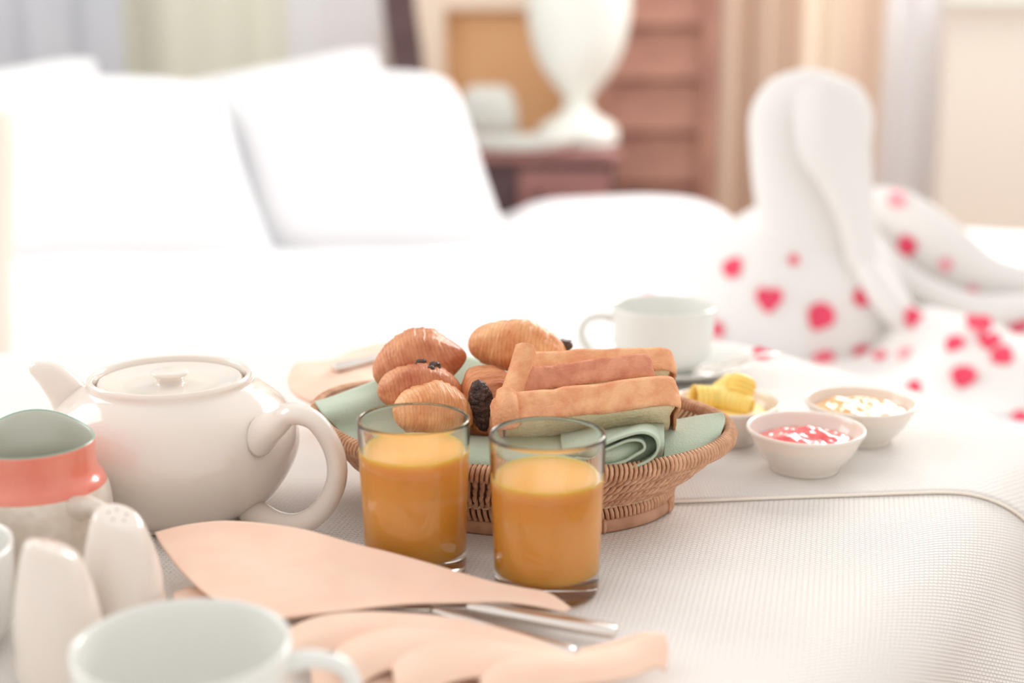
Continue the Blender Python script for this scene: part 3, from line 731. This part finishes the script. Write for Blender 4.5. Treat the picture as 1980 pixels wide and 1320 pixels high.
# ------------------------------------------------------------------ bread slices
def bread(label,c,L,depth,t_,yaw,tilt,roll,mc,seed):
    # c: centre of the crust edge facing the camera
    th=thing('bread_slice',label,'bread',(c.x,c.y,c.z),0,'white bread slices in the basket')
    R_=Matrix.Rotation(yaw,4,'Z')@Matrix.Rotation(roll,4,'Y')@Matrix.Rotation(-tilt,4,'X')
    def crumb_shape(q):
        x,y,z=q; f=.5-y/depth     # y runs away from the camera
        k=1-.035*math.exp(-((f-.80)/.10)**2)  # waist below the domed top
        return Vector((x*k,y,z+.0007*noise.noise(Vector((x*60+seed,y*60,0)))))
    v,f,u=rbox(L-.004,depth-.004,t_-.0006,.0022,crumb_shape,14); v=[R_@(a+Vector((0,depth/2,0))) for a in v]
    obj('crumb',mesh('crumb',v,f,u),M['crumb'],th)
    # crust band round the outline of the slice
    rr=.012; out=[]
    def outline():
        P=[Vector((-L/2,0)),Vector((L/2,0)),Vector((L/2,depth)),Vector((-L/2,depth))]
        o=[]
        for i in range(4):
            a,b,c_=P[i-1],P[i],P[(i+1)%4]; d1=(a-b).normalized(); d2=(c_-b).normalized(); n=8
            for k in range(n+1):
                t=k/n; o.append(b+d1*rr*(1-t)**2+d2*rr*t**2)
            L_=(c_-b).length
            for k in range(1,14): o.append(b+d2*(rr+(L_-2*rr)*k/14))
        return o
    O=outline(); n=len(O); ws=9; V=[];Fc=[]
    for i,p in enumerate(O):
        tg=(O[(i+1)%n]-O[i-1]).normalized(); nr=Vector((tg.y,-tg.x))
        for j in range(ws):
            s=j/(ws-1)*2-1; zz=s*t_/2*1.02
            bul=.0012*(1-s**4)+.0016*noise.noise(Vector((p.x*38+seed,p.y*38,s*.6)))+.0006*noise.noise(Vector((p.x*170,p.y*170,s*4+seed)))
            dent=-.0018*math.exp(-((p.x+.028-s*.008)/.0022)**2) if p.y<.005 else 0
            w=p+nr*(bul+dent)
            k=1-.035*math.exp(-((w.y/depth-.20)/.10)**2)
            V.append(R_@Vector((w.x*k,w.y,zz+.0007*noise.noise(Vector((p.x*60+seed,p.y*60,0))))))
    for i in range(n):
        for j in range(ws-1):
            a=i*ws+j; b=((i+1)%n)*ws+j; Fc.append((a,b,b+1,a+1))
    o=obj('crust',mesh('crust',V,Fc,None),mc,th); solid(o,.0018,1)
    return th
TL=r(43)
bread('lowest slice of white bread, pale crumb face showing beneath',PD(1136,774,.885),.120,.092,.0205,r(8),TL,r(-4.5),M['crust'],1)
bread('middle, reddest-crusted bread slice in the stack',PD(1128,722,.912),.094,.085,.0165,r(9),TL,r(-5.5),M['crust_dark'],7)
bread('topmost bread slice, furthest back, with raised left corner',PD(1150,700,.938),.108,.088,.0165,r(3),TL,r(-1.5),M['crust'],12)

def crust_piece(parent_i, curves, m, th=.003):
    par=[o for o in bpy.data.objects if o.name.startswith('bread_slice')][parent_i]; off=Vector((0,0,T))-Vector(par.location)
    V,Fc,U=loft([[PD(*q)+off for q in c] for c in curves],16,12,.0012,parent_i*3)
    o=obj('crust_corner',mesh('crust_corner',V,Fc,U),m,par); solid(o,th,0)
crust_piece(2,[[(1000,668,.922),(990,700,.912),(978,735,.902),(966,768,.892)],[(1012,664,.918),(1004,700,.908),(992,738,.897),(980,768,.887)],[(1028,668,.918),(1022,700,.910),(1010,735,.900),(1000,760,.892)],[(1034,690,.925),(1030,712,.918),(1020,740,.91),(1008,758,.90)]],M['crust'])
crust_piece(0,[[(964,756,.884),(960,775,.876),(957,800,.872),(956,835,.872)],[(976,750,.880),(975,775,.871),(973,800,.867),(972,835,.868)],[(990,755,.880),(992,776,.872),(994,800,.869),(994,830,.870)],[(996,762,.888),(1000,780,.880),(1003,800,.876),(1003,822,.876)]],M['crust'])

# ------------------------------------------------------------------ peach napkin with cutlery, foreground
def sheet(parts): 
    V,Fc,U=join(parts); return mesh('cloth_napkin',[(a,b,c+T) for a,b,c in V],Fc,U)
pp=[]
# broad upper flap
pp.append(loft([C((300,1032,.800),(372,1014,.806),(450,1009,.808),(560,1021,.800),(740,1066,.777),(900,1112,.762),(1000,1136,.752),(1060,1148,.745),(1104,1178,.736)),
                C((312,1056,.785),(390,1050,.790),(480,1048,.790),(600,1068,.778),(740,1096,.765),(890,1130,.756),(990,1147,.748),(1052,1156,.742),(1100,1180,.735)),
                C((345,1100,.757),(420,1105,.752),(520,1115,.745),(640,1122,.745),(760,1130,.748),(880,1148,.747),(975,1157,.743),(1040,1164,.739),(1096,1183,.734)),
                C((400,1150,.728),(470,1160,.722),(560,1170,.718),(660,1165,.725),(770,1160,.735),(870,1162,.739),(960,1163,.740),(1030,1170,.737),(1094,1184,.7335)),
                C((470,1192,.703),(540,1197,.703),(610,1190,.708),(700,1180,.716),(780,1172,.726),(865,1167,.735),(950,1166,.738),(1025,1173,.736),(1092,1185,.733))],60,24,.0012,2))
# pleats below, each overlapping the next
pl=[ [((555,1222,.700),(620,1196,.708),(740,1188,.712),(880,1200,.715),(1010,1232,.706),(1090,1262,.694)),
      ((560,1262,.680),(620,1225,.690),(740,1212,.698),(880,1226,.699),(1010,1258,.690),(1095,1280,.685)),
      ((560,1290,.672),(620,1262,.676),(740,1248,.682),(880,1258,.684),(1010,1280,.680),(1100,1296,.677))],
     [((650,1262,.682),(700,1232,.692),(780,1218,.697),(900,1230,.695),(1020,1258,.688),(1120,1285,.679)),
      ((655,1300,.665),(710,1262,.674),(790,1246,.680),(900,1256,.680),(1030,1282,.674),(1130,1302,.668)),
      ((690,1330,.655),(740,1300,.660),(810,1286,.664),(900,1292,.664),(1040,1304,.662),(1150,1315,.660))],
     [((760,1296,.668),(800,1262,.680),(880,1246,.685),(1000,1252,.683),(1120,1268,.680),(1200,1262,.683)),
      ((768,1340,.650),(820,1292,.664),(900,1272,.670),(1020,1276,.670),(1140,1286,.668),(1230,1272,.675)),
      ((800,1370,.642),(850,1330,.650),(920,1310,.654),(1040,1310,.654),(1150,1310,.656),(1245,1296,.662))],
     [((930,1318,.659),(970,1284,.670),(1040,1268,.676),(1120,1266,.678),(1200,1252,.685),(1262,1228,.692),(1288,1232,.690)),
      ((935,1350,.648),(985,1310,.659),(1060,1292,.664),(1140,1288,.667),(1215,1275,.673),(1272,1246,.684),(1292,1262,.680)),
      ((960,1390,.636),(1010,1350,.645),(1080,1330,.650),(1150,1322,.652),(1220,1310,.657),(1268,1292,.664),(1286,1300,.664))]]
for i,cs in enumerate(pl):
    k=[.010,.0085,.002]
    cs=[[(px,py,D-k[n]-.003*i) for px,py,D in c] for n,c in enumerate(cs)]
    back=[(px,py+5,D+.004) for px,py,D in cs[0]]
    pp.append(loft([C(*back)]+[C(*c) for c in cs],40,16,.0006,20+i))
# right tip: outer face turned up
pp.append(loft([C((1120,1258,.688),(1180,1244,.692),(1240,1226,.697),(1272,1228,.694)),C((1120,1270,.682),(1180,1262,.684),(1235,1250,.688),(1262,1250,.687)),C((1120,1285,.676),(1180,1280,.677),(1225,1268,.680),(1240,1272,.678))],20,10))
pp.append(loft([C((560,1235,.69),(700,1240,.688),(900,1262,.682),(1150,1290,.672)),C((600,1300,.662),(740,1310,.658),(900,1330,.652),(1150,1335,.650)),C((600,1370,.64),(740,1380,.635),(900,1390,.633),(1150,1380,.636))],24,12))
pp.append(loft([C((335,1150,.745),(370,1138,.75),(420,1150,.742),(480,1180,.725)),C((340,1175,.73),(380,1165,.735),(440,1180,.725),(500,1205,.71)),C((345,1190,.722),(385,1185,.724),(450,1205,.712),(520,1240,.695))],16,8))
fn_=obj('cloth_napkin',sheet(pp),M['peach']); solid(fn_,.0013,-1)
tag(fn_,'peach cloth napkin folded round cutlery in the foreground','napkin','peach cloth napkins')

def knife(label,a,b,wid,group,blade=True):
    # a: handle end, b: where the blade begins
    t=thing('table_knife',label,'knife',(a.x,a.y,a.z),0,group); d=(b-a)
    pts=[d*k for k in (0,.04,.3,.6,.85,1.0)]
    V,Fc,U=tube(pts,[wid*.35,wid*.52,wid*.55,wid*.48,wid*.42,wid*.34],20,6,flat=.55,up=(0,0,1)); 
    for i,v in enumerate(V):
        k=i%20
        if k==0: c=sum((Vector(q) for q in V[i:i+20]),Vector())/20
        V[i]=c+(v-c)*(1.0 if k%2 else .90)
    obj('handle',mesh('handle',V,Fc,U),M['steel'],t)
    e=d*1.0; 
    V,Fc,U=tube([e,e+d*.2,e+d*.5,e+d*.72,e+d*.78],[wid*.34,wid*.5,wid*.55,wid*.4,wid*.08],14,5,flat=.12,up=(0,0,1)); obj('blade',mesh('blade',V,Fc,U),M['steel'],t)
knife('upper silver knife handle sticking out of the peach napkin',PD(1192,1222,.7065),PD(905,1172,.738),.0118,'silver cutlery in the foreground napkin')
def fork(label,a,b,wid,group):
    t=thing('table_fork',label,'fork',(a.x,a.y,a.z),0,group); d=(b-a); sd=d.cross(Vector((0,0,1))).normalized()
    V,Fc,U=tube([d*k for k in (0,.05,.3,.7,1.0)],[wid*.3,wid*.55,wid*.5,wid*.35,wid*.25],16,6,flat=.5,up=(0,0,1)); obj('handle',mesh('handle',V,Fc,U),M['steel'],t)
    ps=[tube([d*1.0,d*1.12+sd*.008*0,d*1.2],[wid*.25,wid*.9,wid*1.0],14,4,flat=.18,up=(0,0,1))]
    for k in range(4):
        o=sd*(k-1.5)*wid*.5; ps.append(tube([d*1.18+o,d*1.45+o],[wid*.14,wid*.08],6,1))
    obj('head',mesh('head',*join(ps)),M['steel'],t)
fork('lower silver fork handle beside the knife in the peach napkin',PD(1112,1262,.690),PD(835,1178,.731),.0095,'silver cutlery in the foreground napkin')

# peach napkin behind the basket at left
Q=C
bp=[loft([Q((556,735,1.10),(575,705,1.125),(620,702,1.13),(680,690,1.145),(780,668,1.17)),
          Q((560,752,1.085),(590,728,1.10),(640,722,1.11),(700,706,1.125),(800,690,1.15)),
          Q((575,768,1.07),(620,752,1.08),(670,740,1.09),(720,728,1.10),(820,720,1.12)),
          Q((600,778,1.06),(650,766,1.065),(700,756,1.07),(760,748,1.08),(840,740,1.10))],30,16,.003,4),
    loft([Q((640,700,1.16),(690,676,1.185),(740,664,1.195),(820,662,1.20)),Q((650,712,1.145),(700,690,1.165),(750,678,1.175),(830,676,1.18)),Q((660,720,1.135),(710,705,1.15),(760,696,1.155),(830,692,1.16))],20,10,.002,6)]
bn=obj('cloth_napkin',sheet(bp),M['peach']); solid(bn,.003,0); tag(bn,'blurred peach cloth napkin behind the basket at left','napkin','peach cloth napkins')
knife('silver knife resting on the peach napkin behind the basket',PD(645,712,1.105),PD(735,690,1.135),.012,'cutlery behind the basket')

# ------------------------------------------------------------------ towel swan
Ds=2.02
sw=thing('towel_swan','white towel folded into a swan on the bed','towel',(0,0,0))
def PDs(px,py,D=Ds): return PD(px,py,D)
# neck: broad folded loop
nk=[PDs(1590,560),PDs(1580,470),PDs(1570,380),PDs(1570,290),PDs(1572,215),PDs(1575,160),PDs(1578,134)]
rd=[.060,.070,.080,.086,.086,.062,.012]
V,Fc,U=tube(nk,rd,36,7,flat=.42,up=(0,1,0)); V=[v+Vector((0,.012*math.sin(v.z*9),0)) for v in V]
obj('neck',mesh('neck',V,Fc,U),M['towel'],sw)
# inner fold laid over the neck
f1=loft([[PDs(1540,172,1.975),PDs(1535,230,1.965),PDs(1545,300,1.962),PDs(1585,360,1.965),PDs(1620,430,1.97),PDs(1640,520,1.975)],
         [PDs(1600,160,1.965),PDs(1600,230,1.950),PDs(1610,300,1.950),PDs(1635,360,1.955),PDs(1660,430,1.96),PDs(1675,520,1.965)],
         [PDs(1660,190,1.985),PDs(1680,240,1.975),PDs(1684,300,1.975),PDs(1686,360,1.98),PDs(1690,430,1.985),PDs(1700,520,1.985)]],24,12)
o=obj('neck_fold',mesh('neck_fold',*f1),M['towel'],sw); solid(o,.008,0,1)
# body
bc=PDs(1560,640,2.08)
def body(u,v):
    a=2*PI*u; e=PI*v; w=math.sin(e)
    x=.165*w*math.cos(a)*(1+.0*w); y=.15*w*math.sin(a); z=.155*math.cos(e)
    if x>0: x*=1.15; z-=.10*x
    q=Vector((x,y,z)); q*=1+.06*noise.noise(q*9)
    q.z+=.012*math.sin(a*5)*w
    return q+Vector((bc.x-.01,2.10,-.105))
V,Fc,U=grid(body,56,28); obj('body',mesh('body',V,Fc,U),M['towel'],sw)
V,Fc,U=tube([PDs(1655,470,2.0),PDs(1690,540,1.97),PDs(1745,610,1.95),PDs(1830,660,1.95)],[.02,.028,.03,.02],16,6,flat=.7); obj('hem_fold',mesh('hem_fold',V,Fc,U),M['towel'],sw)
# wing, two sweeping layers
V,Fc,U=tube([PDs(1650,400,2.2),PDs(1720,430,2.15),PDs(1810,500,2.10),PDs(1900,550,2.08),PDs(2030,560,2.1)],[.03,.058,.062,.05,.03],26,7,flat=.45,up=(0,.9,.4)); obj('wing',mesh('wing',V,Fc,U),M['towel'],sw)
V,Fc,U=tube([PDs(1690,470,2.12),PDs(1760,545,2.05),PDs(1860,592,2.02),PDs(1950,600,2.02),PDs(2050,590,2.05)],[.02,.022,.024,.024,.02],20,7,flat=.8,up=(0,.9,.4)); obj('wing_layer',mesh('wing_layer',V,Fc,U),M['towel'],sw)
# crumpled towel end on the bed at the right
def crum(u,v):
    p=Vector((.42+.62*u,1.68+.42*v,0)); 
    e=min(1,5*u,5*v,5*(1-v))
    z=ZB-.012+e*(.045+.035*noise.noise(Vector((p.x*9,p.y*9,3)))+.02*math.sin(p.x*26+p.y*9)); return Vector((p.x,p.y,z))
V,Fc,U=grid(crum,50,36); o=obj('train',mesh('train',V,Fc,U),M['towel'],sw); solid(o,.006,0)

# ------------------------------------------------------------------ rose petals (dropped on whatever surface lies under them)
bpy.context.view_layer.update()
vs=[];fs=[]
dg=bpy.context.evaluated_depsgraph_get()
for o in list(sw.children)+[duvet]+[x for x in bpy.data.objects if x.name.startswith(('tablecloth','runner_cloth'))]:
    ev=o.evaluated_get(dg); me=ev.to_mesh(); n=len(vs); mw=o.matrix_world
    vs+=[mw@v.co for v in me.vertices]; fs+=[tuple(i+n for i in p.vertices) for p in me.polygons]; ev.to_mesh_clear()
bvh=BVHTree.FromPolygons(vs,fs)
CW=Vector((0,0,H+T))
def petal_mesh(heart,seed):
    rnd=random.Random(seed)
    def fn(u,v):
        a=2*PI*u; rr=v*(1+.12*math.cos(a)-.0)
        if heart: rr=v*(1-.38*math.exp(-((a-PI/2)/.42)**2)+.12*math.sin(3*a+1)*.4)
        x=rr*math.cos(a); y=rr*math.sin(a)*1.05
        if y<0: x*=1+.45*y
        return (x,y,.22*(x*x)+.12*y*y*rnd.uniform(.99,1.01)+.05*math.sin(3*a)*v)
    return mesh('rose_petal',*grid(fn,24,6))
pm=[petal_mesh(True,1),petal_mesh(False,2)]
for m_ in pm: m_.materials.append(M['petal'])
pmp=petal_mesh(False,3); pmp.materials.append(M['petal_pale'])
PT=[(1422,518,22,1,0,'on the swan body, upper left'),(1487,577,27,0,0,'heart-shaped, in the middle of the swan body'),(1582,612,28,1,0,'largest and roundest, low on the swan body'),
(1535,503,11,1,0,'tiny, at the foot of the swan neck'),(1668,573,20,1,0,'right of the large round petal, under the neck'),(1757,472,20,1,0,'on the upper swan wing'),(1735,388,18,1,1,'pale, beside the neck high on the wing'),
(1597,697,22,1,0,'near the table edge below the large round petal'),(1665,680,20,1,0,'beside another at the foot of the swan'),(1702,690,13,1,0,'small, right of a petal at the foot of the swan'),(1750,687,15,1,1,'pale, on the bed right of the swan foot'),
(1475,692,20,1,0,'lying flat at the swan base, left'),(1388,636,17,1,0,'just right of the far cup'),(1250,563,16,1,1,'pale, on the bed above the far cup'),(1087,633,14,1,1,'pale, left of the far cup handle'),
(1765,752,16,1,0,'small, above the marmalade bowl on the right'),(1860,732,25,1,0,'standing by the right table edge'),(1845,668,20,1,0,'on the crumpled towel, right of centre'),(1892,628,26,1,0,'under the swan wing tip'),
(1912,662,22,0,0,'in the diagonal row under the wing, middle'),(1938,694,22,1,0,'in the diagonal row under the wing, lowest'),(1968,636,20,1,0,'near the right edge under the wing'),(1765,616,22,1,0,'in the shadow beneath the swan wing'),
(1828,512,14,1,1,'pale, on the middle of the swan wing'),(1974,813,18,1,0,'at the right edge of the frame, lowest petal'),(1830,370,14,1,1,'pale, high behind the swan wing'),(1880,560,12,1,1,'pale, low on the wing to the right')]
rnd=random.Random(11)
for (px,py,s,kind,pale,where) in PT:
    d=ray(px,py).normalized(); hit=bvh.ray_cast(CW,d)
    if hit[0] is None: continue
    loc,nrm,_,dist=hit
    if nrm.dot(d)>0: nrm=-nrm
    sz=s*dist/F*.95
    nr=(nrm*.75-d*.35).normalized()
    o=bpy.data.objects.new('rose_petal', pmp if pale else pm[kind]); COL.objects.link(o)
    q=nr.to_track_quat('Z','Y'); o.rotation_mode='QUATERNION'; 
    from mathutils import Quaternion
    o.rotation_quaternion=q@Quaternion((0,0,1),rnd.uniform(-.6,.6) if not kind else rnd.uniform(0,6.28)); o.scale=(sz,sz,sz*1.0); o.location=loc+nrm*.003
    tag(o,('pale pink' if pale else 'red')+' rose petal, '+where,'petal','rose petals around the towel swan')
